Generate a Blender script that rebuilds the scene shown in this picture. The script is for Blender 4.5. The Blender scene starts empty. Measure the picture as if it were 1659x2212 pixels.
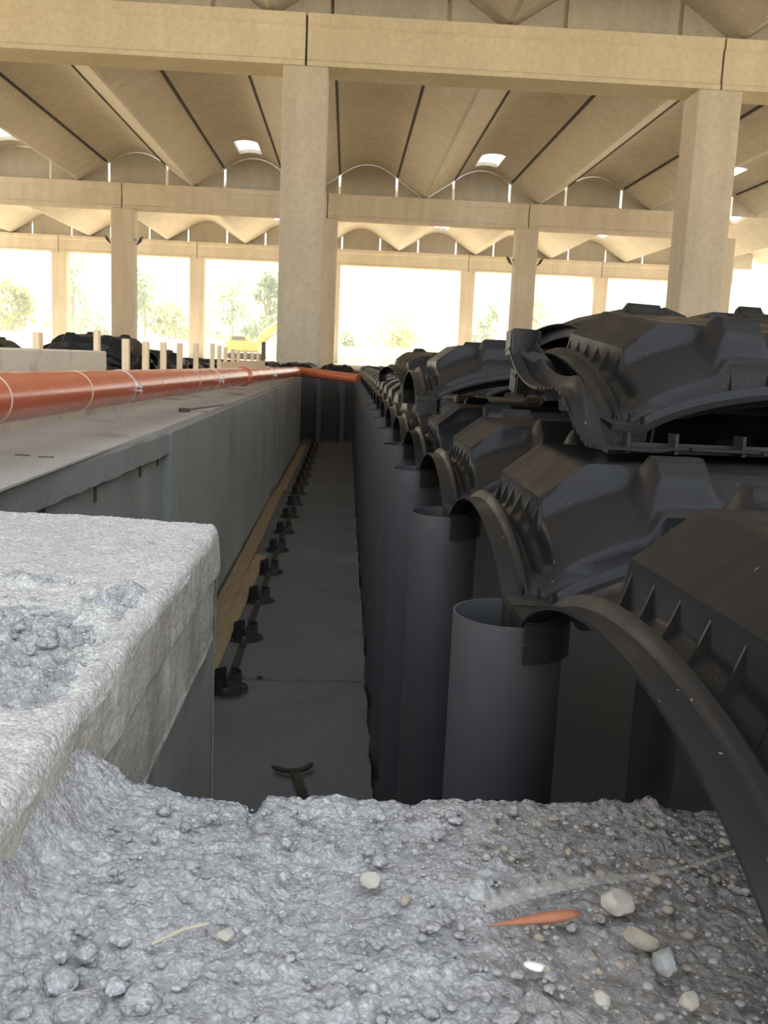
import bpy, math, random
import numpy as np
from mathutils import Matrix, Vector, Euler
random.seed(7)
rng = np.random.default_rng(7)
scene = bpy.context.scene
COL = scene.collection
R = math.radians

# ------------------------------------------------------------------ camera
cam_d = bpy.data.cameras.new('camera')
cam = bpy.data.objects.new('camera', cam_d)
COL.objects.link(cam)
cam_d.sensor_fit = 'HORIZONTAL'
cam_d.sensor_width = 36.0
cam_d.lens = 2000.0 / 1659.0 * 36.0
cam_d.clip_start = 0.02
cam_d.clip_end = 600
def cam_matrix():
    # world +Y vanishes at (749,775) of the 1659x2212 frame, horizon tilted 2.5 degrees
    f, cx, cy = 2000.0, 829.5, 1106.0
    dy = Vector((749 - cx, -(775 - cy), -f)).normalized()
    d2 = Vector((1749 - cx, -(819 - cy), -f))
    z = d2.cross(dy).normalized()
    if z.y < 0: z = -z
    x = dy.cross(z)
    return Matrix((x, dy, z)).to_4x4()
cam.matrix_world = cam_matrix()
cam_d.dof.use_dof = True
cam_d.dof.focus_distance = 0.85
cam_d.dof.aperture_fstop = 36.0
scene.camera = cam

# ------------------------------------------------------------------ light
world = bpy.data.worlds.new('sky'); scene.world = world
world.use_nodes = True
wn = world.node_tree.nodes; wl = world.node_tree.links
wbg = wn['Background']
wtc = wn.new('ShaderNodeTexCoord'); wsep = wn.new('ShaderNodeSeparateXYZ'); wr = wn.new('ShaderNodeValToRGB')
wl.new(wtc.outputs['Generated'], wsep.inputs[0]); wl.new(wsep.outputs['Z'], wr.inputs[0])
wr.color_ramp.elements[0].position = 0.0; wr.color_ramp.elements[0].color = (1.0, 0.97, 0.90, 1)
wr.color_ramp.elements[1].position = 0.6; wr.color_ramp.elements[1].color = (0.83, 0.90, 1.0, 1)
wl.new(wr.outputs[0], wbg.inputs['Color'])
wbg.inputs['Strength'].default_value = 1.0
sun_d = bpy.data.lights.new('sun', 'SUN'); sun_d.energy = 9.0; sun_d.angle = R(1.0)
sun_d.color = (1.0, 0.92, 0.79)
sun = bpy.data.objects.new('sun', sun_d); COL.objects.link(sun)
sun.rotation_euler = Vector((0.35, -1.0, -0.95)).to_track_quat('-Z', 'Y').to_euler()
scene.view_settings.view_transform = 'Standard'
scene.view_settings.look = 'None'
scene.view_settings.gamma = 1.0
scene.view_settings.use_curve_mapping = False
scene.view_settings.exposure = 1.28
scene.cycles.max_bounces = 10
scene.cycles.diffuse_bounces = 7

# ------------------------------------------------------------------ helpers
def tag(o, label=None, cat=None, group=None, kind=None):
    if label: o['label'] = label
    if cat: o['category'] = cat
    if group: o['group'] = group
    if kind: o['kind'] = kind
    return o
def empty(name, loc=(0, 0, 0), rz=0.0):
    o = bpy.data.objects.new(name, None); COL.objects.link(o)
    o.empty_display_size = 0.05
    o.location = loc; o.rotation_euler = (0, 0, rz)
    return o
def link_mesh(name, verts, faces, mat, parent=None, smooth=False):
    me = bpy.data.meshes.new(name)
    me.from_pydata([tuple(v) for v in verts], [], [tuple(f) for f in faces])
    me.materials.append(mat)
    if smooth: me.polygons.foreach_set('use_smooth', [True] * len(me.polygons))
    me.update()
    o = bpy.data.objects.new(name, me); COL.objects.link(o)
    if parent: o.parent = parent
    return o
class MB:
    def __init__(s): s.v = []; s.f = []
    def add(s, v, f):
        n = len(s.v); s.v += [tuple(p) for p in v]; s.f += [tuple(i + n for i in q) for q in f]; return s
    def box(s, x0, x1, y0, y1, z0, z1, c=0.0):
        if c <= 0:
            v = [(x, y, z) for z in (z0, z1) for y in (y0, y1) for x in (x0, x1)]
            return s.add(v, [(0, 2, 3, 1), (4, 5, 7, 6), (0, 1, 5, 4), (2, 6, 7, 3), (0, 4, 6, 2), (1, 3, 7, 5)])
        v = []
        for z, q in ((z0, c), (z0 + c, 0), (z1 - c, 0), (z1, c)):
            a, b, d, e = x0 + q, x1 - q, y0 + q, y1 - q
            k = c if q == 0 else 0
            v += [(a + k, d, z), (b - k, d, z), (b, d + k, z), (b, e - k, z), (b - k, e, z), (a + k, e, z), (a, e - k, z), (a, d + k, z)]
        f = [tuple(range(7, -1, -1)), tuple(range(24, 32))]
        for L in range(3):
            for i in range(8):
                j = (i + 1) % 8
                f.append((L * 8 + i, L * 8 + j, L * 8 + 8 + j, L * 8 + 8 + i))
        return s.add(v, f)
    def tube(s, pts, rad, n=16, cap=True):
        pts = [Vector(p) for p in pts]
        if not hasattr(rad, '__len__'): rad = [rad] * len(pts)
        v = []; up = None
        for i, p in enumerate(pts):
            t = (pts[min(i + 1, len(pts) - 1)] - pts[max(i - 1, 0)]).normalized()
            if up is None: up = Vector((0, 0, 1)) if abs(t.z) < .9 else Vector((1, 0, 0))
            a = t.cross(up).normalized(); b = a.cross(t).normalized(); up = b
            for k in range(n):
                q = 2 * math.pi * k / n
                v.append(p + (a * math.cos(q) + b * math.sin(q)) * rad[i])
        f = [(i * n + k, i * n + (k + 1) % n, (i + 1) * n + (k + 1) % n, (i + 1) * n + k) for i in range(len(pts) - 1) for k in range(n)]
        if cap: f += [tuple(range(n - 1, -1, -1)), tuple(range((len(pts) - 1) * n, len(pts) * n))]
        return s.add(v, f)
    def lathe(s, prof, n=48, loc=(0, 0, 0)):   # closed profile (r,z) ring
        v = [(loc[0] + r * math.cos(2 * math.pi * k / n), loc[1] + r * math.sin(2 * math.pi * k / n), loc[2] + z) for r, z in prof for k in range(n)]
        m = len(prof)
        f = [(i * n + k, i * n + (k + 1) % n, ((i + 1) % m) * n + (k + 1) % n, ((i + 1) % m) * n + k) for i in range(m) for k in range(n)]
        return s.add(v, f)
    def build(s, name, mat, parent=None, smooth=False):
        return link_mesh(name, s.v, s.f, mat, parent, smooth)
def auto_smooth(o, deg=35):
    me = o.data
    me.polygons.foreach_set('use_smooth', [True] * len(me.polygons))
    try: me.set_sharp_from_angle(angle=R(deg))
    except Exception: pass
    return o
def copy_tree(o, parent=None):
    c = o.copy(); COL.objects.link(c)
    if parent: c.parent = parent
    for ch in list(o.children): copy_tree(ch, c)
    return c
ORD = ['nearest', 'second nearest', 'third nearest', 'fourth nearest', 'fifth nearest', 'sixth nearest', 'seventh nearest',
       'eighth nearest', 'ninth nearest', 'tenth nearest', 'eleventh nearest', 'twelfth nearest', 'thirteenth nearest',
       'fourteenth nearest', 'fifteenth nearest', 'sixteenth nearest', 'seventeenth nearest', 'eighteenth nearest']

# numpy noise ------------------------------------------------------
def _h(i, j, k, seed):
    n = (i.astype(np.int64) * 374761393 + j.astype(np.int64) * 668265263 + k.astype(np.int64) * 2147483647 + seed * 1274126177) & 0xffffffff
    n = ((n ^ (n >> 13)) * 1274126177) & 0xffffffff
    n = (n ^ (n >> 16)) & 0xffffffff
    return n / 4294967295.0
def vnoise(x, y, z, s, seed=0):
    x = x / s; y = y / s; z = z / s
    i, j, k = np.floor(x), np.floor(y), np.floor(z)
    u, v, w = x - i, y - j, z - k
    u, v, w = [t * t * (3 - 2 * t) for t in (u, v, w)]
    r = 0
    for a in (0, 1):
        for b in (0, 1):
            for c in (0, 1):
                r = r + _h(i + a, j + b, k + c, seed) * (u if a else 1 - u) * (v if b else 1 - v) * (w if c else 1 - w)
    return r * 2 - 1
def fbm(x, y, z, s, o=4, seed=0):
    r = 0; a = 1.0
    for q in range(o):
        r = r + a * vnoise(x, y, z, s / 2 ** q, seed + q); a *= .5
    return r
def granules(x, y, z, s, seed=0):
    """rounded lumps: 0 in the gaps, up to 1 on the tops, lumps of random height"""
    x = x / s; y = y / s; z = z / s
    i, j, k = np.floor(x), np.floor(y), np.floor(z)
    best = np.full(np.shape(x), 9.0); hh = np.zeros(np.shape(x))
    for a in (-1, 0, 1):
        for b in (-1, 0, 1):
            for c in (-1, 0, 1):
                ii, jj, kk = i + a, j + b, k + c
                d = (ii + _h(ii, jj, kk, seed) - x) ** 2 + (jj + _h(ii, jj, kk, seed + 1) - y) ** 2 + (kk + _h(ii, jj, kk, seed + 2) - z) ** 2
                hgt = _h(ii, jj, kk, seed + 3)
                hh = np.maximum(hh, np.clip(1 - d * 1.9, 0, 1) ** .8 * (.25 + .75 * hgt))
    return hh

# ------------------------------------------------------------------ materials
def mat_new(name):
    m = bpy.data.materials.new(name); m.use_nodes = True
    nt = m.node_tree; b = nt.nodes['Principled BSDF']
    return m, nt, b
def N(nt, t, **k):
    n = nt.nodes.new(t)
    for a, v in k.items():
        if a in n.inputs: n.inputs[a].default_value = v
        else: setattr(n, a, v)
    return n
def ramp(nt, fac, stops):
    r = nt.nodes.new('ShaderNodeValToRGB'); nt.links.new(fac, r.inputs[0])
    e = r.color_ramp.elements
    while len(e) < len(stops): e.new(0.5)
    for q, (p, c) in zip(e, stops): q.position = p; q.color = (*c, 1)
    return r.outputs[0]
def geo_pos(nt): return nt.nodes.new('ShaderNodeNewGeometry').outputs['Position']
def noise(nt, vec, scale, detail=6, rough=.55, stretch=None):
    if stretch:
        mp = nt.nodes.new('ShaderNodeMapping'); mp.inputs['Scale'].default_value = stretch
        nt.links.new(vec, mp.inputs['Vector']); vec = mp.outputs[0]
    n = nt.nodes.new('ShaderNodeTexNoise'); n.inputs['Scale'].default_value = scale
    n.inputs['Detail'].default_value = detail; n.inputs['Roughness'].default_value = rough
    nt.links.new(vec, n.inputs['Vector']); return n.outputs['Fac']
def mixc(nt, fac, a, b, typ='MIX'):
    m = nt.nodes.new('ShaderNodeMix'); m.data_type = 'RGBA'; m.blend_type = typ
    for s, v in ((0, fac), (6, a), (7, b)):
        if isinstance(v, (int, float)): m.inputs[s].default_value = v
        elif isinstance(v, tuple): m.inputs[s].default_value = (*v, 1)
        else: nt.links.new(v, m.inputs[s])
    return m.outputs[2]
def bump(nt, b, h, dist, strength=1.0, prev=None):
    n = nt.nodes.new('ShaderNodeBump'); n.inputs['Distance'].default_value = dist; n.inputs['Strength'].default_value = strength
    nt.links.new(h, n.inputs['Height'])
    if prev: nt.links.new(prev, n.inputs['Normal'])
    nt.links.new(n.outputs[0], b.inputs['Normal']); return n.outputs[0]
def concrete(name, c1, c2, scale=1.5, rough=.85, fine=60, bumpd=.002, streak=0.0, stain=None):
    m, nt, b = mat_new(name); p = geo_pos(nt)
    col = ramp(nt, noise(nt, p, scale, 8, .6), [(.3, c1), (.7, c2)])
    sp = noise(nt, p, fine, 4, .7)
    col = mixc(nt, .35, col, ramp(nt, sp, [(.3, tuple(x * .8 for x in c1)), (.7, tuple(min(1, x * 1.15) for x in c2))]))
    if streak:
        st = noise(nt, p, 3.0, 5, .6, (1, 1, .12))
        col = mixc(nt, streak, col, ramp(nt, st, [(.35, (.45, .43, .4)), (.65, (1, 1, 1))]), 'MULTIPLY')
    if stain:
        st = noise(nt, p, stain[0], 5, .55)
        col = mixc(nt, ramp(nt, st, [(.55, (0, 0, 0)), (.72, (1, 1, 1))]), col, stain[1])
    nt.links.new(col, b.inputs['Base Color']); b.inputs['Roughness'].default_value = rough
    b.inputs['Specular IOR Level'].default_value = .25
    bump(nt, b, sp, bumpd, .6)
    return m
M = {}
M['hall'] = concrete('hall_concrete', (.55, .48, .385), (.67, .60, .48), .7, .9, 14, .004, .25)
M['roof'] = concrete('roof_concrete', (.50, .455, .375), (.63, .575, .475), .35, .9, 9, .0005, .22)
M['beam'] = concrete('warm_lit_beam_concrete', (.62, .53, .37), (.74, .65, .47), .6, .9, 14, .004, .15)  # brighter yellow copy for the nearest beam: warm bounced light painted in
M['gable'] = concrete('gable_concrete', (.42, .40, .34), (.54, .50, .42), .8, .9, 14, .004, .2)
M['wallc'] = concrete('formed_concrete', (.21, .22, .215), (.29, .30, .29), 2.2, .8, 90, .0008, .35)
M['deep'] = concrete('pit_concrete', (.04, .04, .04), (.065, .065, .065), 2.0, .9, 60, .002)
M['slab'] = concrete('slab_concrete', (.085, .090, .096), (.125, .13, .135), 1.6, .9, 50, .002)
M['terrace'] = concrete('terrace_concrete', (.36, .35, .33), (.48, .46, .43), 2.0, .9, 70, .001, 0, (3.0, (.22, .2, .18)))
M['curb'] = concrete('curb_concrete', (.50, .45, .36), (.62, .56, .45), 2.5, .9, 70, .001, 0, (5.0, (.3, .27, .22)))
M['ground'] = concrete('sandy_ground', (.56, .48, .35), (.70, .62, .48), .5, .95, 6, .01)
M['bank'] = concrete('bank_wall', (.60, .54, .42), (.70, .64, .52), .5, .95, 6, .01)

def rubble(name, base1, base2, brown=False, side=False, soft=False):
    m, nt, b = mat_new(name); p0 = geo_pos(nt)
    # break up the cells with a little warp
    wn_ = N(nt, 'ShaderNodeTexNoise', Scale=60.0, Detail=3.0); nt.links.new(p0, wn_.inputs['Vector'])
    wm = N(nt, 'ShaderNodeVectorMath', operation='MULTIPLY_ADD'); nt.links.new(wn_.outputs['Color'], wm.inputs[0]); wm.inputs[1].default_value = (.006,) * 3; nt.links.new(p0, wm.inputs[2])
    p = wm.outputs[0]
    lo = tuple(x * .62 for x in base1); hi = tuple(min(1, x * 1.3) for x in base2)
    col = ramp(nt, noise(nt, p, 12, 8, .65), [(.28, base1), (.72, base2)])
    def vor(scale, feat='F1'):
        v = N(nt, 'ShaderNodeTexVoronoi', Scale=scale, feature=feat); nt.links.new(p, v.inputs['Vector']); return v
    va, vb, vc = vor(95.0), vor(240.0), vor(620.0)
    def rnd(v):
        sp = N(nt, 'ShaderNodeSeparateColor'); nt.links.new(v.outputs['Color'], sp.inputs[0]); return sp.outputs[0]
    k1 = .10 if side else 1.0
    col = mixc(nt, .38 * k1, col, ramp(nt, rnd(va), [(.0, lo), (.5, base1), (.75, base2), (.97, hi)]))
    col = mixc(nt, .42 * max(k1, .4), col, ramp(nt, rnd(vb), [(.0, lo), (.55, base1), (.8, base2), (.98, hi)]))
    col = mixc(nt, .45, col, ramp(nt, rnd(vc), [(.0, lo), (.5, base1), (.85, base2), (.99, hi)]))
    # pale lime bloom in patches
    col = mixc(nt, ramp(nt, noise(nt, p, 22, 6, .65), [(.56, (0, 0, 0)), (.76, (.55, .55, .55))]), col, (.60, .60, .585))
    if brown:   # browner and darker towards the right end of the ledge
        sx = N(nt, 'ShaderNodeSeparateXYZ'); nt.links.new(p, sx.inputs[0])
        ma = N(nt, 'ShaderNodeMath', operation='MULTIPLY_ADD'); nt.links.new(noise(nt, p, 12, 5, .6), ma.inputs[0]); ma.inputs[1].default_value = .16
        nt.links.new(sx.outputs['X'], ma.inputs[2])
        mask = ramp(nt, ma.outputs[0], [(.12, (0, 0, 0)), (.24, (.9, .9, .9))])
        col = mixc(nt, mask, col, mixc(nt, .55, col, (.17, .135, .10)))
    if side:
        st = noise(nt, p0, 38, 5, .6, (1, 1, .10))
        col = mixc(nt, ramp(nt, st, [(.56, (0, 0, 0)), (.70, (.6, .6, .6))]), col, (.60, .59, .54))
        st = noise(nt, p0, 6, 5, .6, (1, 1, .5))
        col = mixc(nt, ramp(nt, st, [(.5, (0, 0, 0)), (.66, (.75, .75, .75))]), col, (.24, .215, .175))
    nt.links.new(col, b.inputs['Base Color']); b.inputs['Roughness'].default_value = .93
    b.inputs['Specular IOR Level'].default_value = .2
    def inv(sock):
        q = N(nt, 'ShaderNodeMath', operation='SUBTRACT'); q.inputs[0].default_value = 1.0; nt.links.new(sock, q.inputs[1]); return q.outputs[0]
    def dome(sock):
        q = N(nt, 'ShaderNodeMath', operation='MULTIPLY'); nt.links.new(sock, q.inputs[0]); nt.links.new(sock, q.inputs[1]); return inv(q.outputs[0])
    def mul(a_, b_):
        q = N(nt, 'ShaderNodeMath', operation='MULTIPLY'); nt.links.new(a_, q.inputs[0]); nt.links.new(b_, q.inputs[1]); return q.outputs[0]
    n0 = bump(nt, b, dome(va.outputs['Distance']), .006, .08 if side or soft else .28)
    n1 = bump(nt, b, dome(vb.outputs['Distance']), .0035, .12 if side else .36, n0)
    n2 = bump(nt, b, dome(vc.outputs['Distance']), .0016, .15 if side else .28, n1)
    bump(nt, b, noise(nt, p0, 900, 4, .6), .0004, .4, n2)
    return m
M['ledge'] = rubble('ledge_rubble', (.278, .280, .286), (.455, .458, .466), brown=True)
M['block'] = rubble('block_rubble', (.42, .42, .40), (.60, .60, .575), soft=True)
M['block_side'] = rubble('block_side_concrete', (.36, .35, .305), (.50, .49, .43), side=True)

def plastic(name, c, rough, dust=.15, dustc=(.16, .14, .11), bmp=True):
    m, nt, b = mat_new(name)
    tc = nt.nodes.new('ShaderNodeTexCoord').outputs['Object']
    n1 = noise(nt, tc, 9, 6, .6)
    col = mixc(nt, ramp(nt, n1, [(.45, (0, 0, 0)), (.8, (dust, dust, dust))]), c, dustc)
    spk = noise(nt, tc, 170, 2, .5)
    col = mixc(nt, ramp(nt, spk, [(.73, (0, 0, 0)), (.78, (.35, .35, .35))]), col, (.5, .47, .42))
    nt.links.new(col, b.inputs['Base Color'])
    b.inputs['Specular IOR Level'].default_value = .22 if c[0] < .03 else .5
    rr = ramp(nt, noise(nt, tc, 14, 5, .6), [(.3, (rough * .8,) * 3), (.7, (min(1, rough * 1.35),) * 3)])
    nt.links.new(rr, b.inputs['Roughness'])
    if bmp: bump(nt, b, noise(nt, tc, 30, 4, .5), .0006, .5)
    return m
M['black'] = plastic('black_plastic', (.012, .0125, .014), .36, .10, (.045, .045, .042))
M['edge'] = plastic('black_plastic_edge', (.014, .014, .014), .32, .25, (.10, .09, .07))
M['tube'] = plastic('grey_pvc', (.046, .048, .053), .45, .3, (.075, .075, .075))
M['orange'] = plastic('orange_pvc', (.50, .125, .06), .22, .25, (.5, .30, .22), bmp=False)
M['cup'] = plastic('cup_plastic', (.018, .018, .018), .5, .3)
def simple(name, c, rough=.6, metal=0.0):
    m, nt, b = mat_new(name); p = nt.nodes.new('ShaderNodeTexCoord').outputs['Object']
    col = ramp(nt, noise(nt, p, 25, 5, .6), [(.3, tuple(x * .82 for x in c)), (.7, tuple(min(1, x * 1.12) for x in c))])
    nt.links.new(col, b.inputs['Base Color']); b.inputs['Roughness'].default_value = rough; b.inputs['Metallic'].default_value = metal
    return m
M['zinc'] = simple('zinc_steel', (.62, .64, .66), .32, .9)
M['rust'] = simple('rusty_steel', (.13, .08, .05), .8, .2)
M['joint'] = simple('dark_joint_filler', (.06, .055, .05), .9)
M['white_ring'] = simple('pale_marking', (.80, .62, .52), .5)
M['yellow'] = simple('yellow_paint', (.78, .62, .22), .4)
M['dark'] = simple('dark_rubber', (.05, .05, .05), .7)
M['blueglass'] = simple('cab_glass', (.16, .22, .3), .2)
M['stone_pale'] = simple('pale_stone', (.40, .375, .32), .85)
M['stone_grey'] = simple('grey_stone', (.30, .305, .305), .9)
M['stone_tan'] = simple('tan_stone', (.30, .265, .21), .9)
M['white_chip'] = simple('white_chip', (.75, .76, .76), .8)
M['terracotta'] = simple('terracotta_shard', (.40, .16, .085), .7)
M['straw'] = simple('dry_straw', (.48, .44, .34), .8)
def wood(name, a, b_, along=(1, .08, 1)):
    m, nt, b = mat_new(name); p = geo_pos(nt)
    g = noise(nt, p, 60, 6, .6, along)
    nt.links.new(ramp(nt, g, [(.3, a), (.7, b_)]), b.inputs['Base Color']); b.inputs['Roughness'].default_value = .8
    bump(nt, b, g, .001, .4); return m
M['wood'] = wood('pine_board', (.20, .145, .08), (.30, .22, .13))
M['stake'] = wood('pine_stake', (.62, .48, .30), (.78, .63, .42), (1, 1, .08))
M['oldwood'] = wood('old_wood', (.10, .065, .05), (.18, .12, .09))
def film_mat():
    m, nt, b = mat_new('clear_film'); b.inputs['Base Color'].default_value = (.55, .52, .47, 1)
    b.inputs['Roughness'].default_value = .25; b.inputs['Alpha'].default_value = .24
    return m
M['film'] = film_mat()
def leaf_mat(name, c):
    m, nt, b = mat_new(name); p = nt.nodes.new('ShaderNodeTexCoord').outputs['Object']
    nt.links.new(ramp(nt, noise(nt, p, 2, 4), [(.3, tuple(x * .75 for x in c)), (.7, tuple(x * 1.25 for x in c))]), b.inputs['Base Color'])
    tr = nt.nodes.new('ShaderNodeBsdfTranslucent'); tr.inputs['Color'].default_value = (*c, 1)
    mx = nt.nodes.new('ShaderNodeMixShader'); mx.inputs[0].default_value = .5
    nt.links.new(b.outputs[0], mx.inputs[1]); nt.links.new(tr.outputs[0], mx.inputs[2])
    nt.links.new(mx.outputs[0], nt.nodes['Material Output'].inputs['Surface']); return m
M['leaf1'] = leaf_mat('leaves_grey_green', (.26, .33, .17))
M['leaf2'] = leaf_mat('leaves_yellow_green', (.36, .38, .15))
M['bark'] = simple('bark', (.36, .31, .24), .9)

# ------------------------------------------------------------------ grid sheet helpers
def grid_faces(nu, nv, off=0):
    i, j = np.meshgrid(np.arange(nu - 1), np.arange(nv - 1), indexing='ij')
    a = (i * nv + j).ravel() + off
    return np.stack([a, a + nv, a + nv + 1, a + 1], 1)
def mesh_np(name, V, F, mat, parent=None, smooth=True, mats=None, midx=None):
    me = bpy.data.meshes.new(name)
    V = np.asarray(V, dtype=np.float32); F = np.asarray(F, dtype=np.int32)
    me.vertices.add(len(V)); me.vertices.foreach_set('co', V.ravel())
    me.loops.add(F.size); me.loops.foreach_set('vertex_index', F.ravel())
    me.polygons.add(len(F)); me.polygons.foreach_set('loop_start', np.arange(0, F.size, 4, dtype=np.int32))
    for mm in (mats or [mat]): me.materials.append(mm)
    if midx is not None: me.polygons.foreach_set('material_index', np.asarray(midx, dtype=np.int32))
    me.polygons.foreach_set('use_smooth', np.full(len(F), smooth))
    me.update(calc_edges=True); me.validate()
    o = bpy.data.objects.new(name, me); COL.objects.link(o)
    if parent: o.parent = parent
    return o

# ================================================================== THE SETTING
def struct(o): o['kind'] = 'structure'; return o
ZT = -0.265     # terrace level
ZF = -1.16      # trench floor
# ground beyond the pit, beside it and behind the camera
struct(MB().box(-220, 220, 13.35, 260, -1.3, -.272).build('floor', M['ground']))
struct(MB().box(-220, -1.06, -60, 13.35, -1.3, ZT).build('floor', M['ground']))
struct(MB().box(5.3, 220, -60, 13.35, -1.3, -.272).build('floor', M['ground']))
struct(MB().box(-1.06, 5.3, -60, .02, -1.3, -.31).build('floor', M['ground']))
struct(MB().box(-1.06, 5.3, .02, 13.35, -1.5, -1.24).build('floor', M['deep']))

# trench floor slab, rough near piece and smooth long piece, separated by a cracked joint
def slab_piece(y0, y1, nx, ny, amp, seed, base):
    xs = np.linspace(-.60, .112, nx); ys = np.linspace(y0, y1, ny)
    X, Y = np.meshgrid(xs, ys, indexing='ij')
    jag = vnoise(Y * 0, Y, Y * 0, .11, seed + 5) * .006 + vnoise(Y * 0, Y, Y * 0, .03, seed + 6) * .003
    X = X + np.where(xs[:, None] > .11, jag, 0)
    jy = vnoise(X, X * 0, X * 0, .06, 99) * .012 + vnoise(X, X * 0, X * 0, .02, 98) * .005
    if y0 > 2: Y = Y + np.where(np.abs(ys[None, :] - y0) < 1e-6, jy + .010, 0)
    else: Y = Y + np.where(np.abs(ys[None, :] - y1) < 1e-6, jy, 0)
    Z = base + amp * (fbm(X, Y, X * 0, .25, 5, seed) + .35 * np.abs(vnoise(X, Y, X * 0, .05, seed + 9)))
    V = np.stack([X, Y, Z], -1).reshape(-1, 3)
    F = grid_faces(nx, ny)
    # skirt
    ring = [i * ny for i in range(nx)] + [(nx - 1) * ny + j for j in range(1, ny)] + [i * ny + ny - 1 for i in range(nx - 2, -1, -1)] + [j for j in range(ny - 2, 0, -1)]
    S = V[ring].copy(); S[:, 2] = -1.24
    n0 = len(V); V = np.vstack([V, S]); m = len(ring)
    F = np.vstack([F, [(ring[(k + 1) % m], ring[k], n0 + k, n0 + (k + 1) % m) for k in range(m)]])
    return struct(mesh_np('floor', V, F, M['slab']))
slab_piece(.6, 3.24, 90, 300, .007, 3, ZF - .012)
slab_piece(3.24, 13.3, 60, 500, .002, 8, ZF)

# left trench wall: far smooth stretch, near stretch with a thicker cap
def wall_far():
    m = MB()
    prof = [(-.585, -1.25), (-.583, -.272), (-.590, ZT), (-1.30, ZT), (-1.30, -1.25)]
    v = []
    for y in (3.16, 12.3):
        v += [(x, y, z) for x, z in prof]
    n = len(prof)
    f = [(i, (i + 1) % n, n + (i + 1) % n, n + i) for i in range(n)] + [tuple(range(n - 1, -1, -1)), tuple(range(n, 2 * n))]
    m.add(v, f)
    # small chamfered corner where the cap ends
    return struct(m.build('wall_left', M['wallc']))
wall_far()
def wall_near():
    y0, y1 = .2, 3.158
    m = MB()
    def xs(y): return -.588 - (3.16 - y) * .042
    nY = 160
    ys = np.linspace(y0, y1, nY)
    rows = []
    for y in ys:
        x = xs(y); e = .0025 * float(vnoise(np.array([0.]), np.array([y]), np.array([0.]), .08, 4)[0])
        cb = -.348 + .003 * float(vnoise(np.array([0.]), np.array([y]), np.array([0.]), .05, 14)[0])
        rows.append([(x - .035, y, -1.25), (x - .030, y, cb - .004), (x - .004, y, cb), (x + e, y, cb + .004), (x, y, ZT - .012), (x - .004 + e, y, ZT - .003), (x - .02, y, ZT), (-1.3, y, ZT), (-1.3, y, -1.25)])
    n = len(rows[0]); v = [p for r in rows for p in r]
    f = [(i * n + k, i * n + (k + 1) % n, (i + 1) * n + (k + 1) % n, (i + 1) * n + k) for i in range(nY - 1) for k in range(n)]
    f += [tuple(range(n - 1, -1, -1)), tuple(range((nY - 1) * n, nY * n))]
    m.add(v, f)
    return struct(m.build('wall_left', M['wallc']))
wall_near()
struct(MB().box(-1.30, -.62, .2, 12.3, ZT - .001, ZT + .004).build('floor', M['terrace']))
# pit walls at the far end and on the right, the slab edge that carries the far modules
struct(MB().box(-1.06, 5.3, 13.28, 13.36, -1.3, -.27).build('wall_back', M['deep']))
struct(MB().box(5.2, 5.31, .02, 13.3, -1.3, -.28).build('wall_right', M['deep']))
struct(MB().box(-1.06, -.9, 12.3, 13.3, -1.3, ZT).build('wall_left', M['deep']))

# curb behind the pipe and taller upstand
struct(MB().box(-1.12, -1.0, 3.97, 12.3, ZT - .01, -.135, .006).build('wall_curb', M['curb']))
struct(MB().box(-1.12, -1.0, 1.2, 3.96, ZT - .01, -.012, .006).build('wall_upstand', M['curb']))

def ss(a, b, x):
    t = np.clip((x - a) / (b - a), 0, 1); return t * t * (3 - 2 * t)
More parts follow.
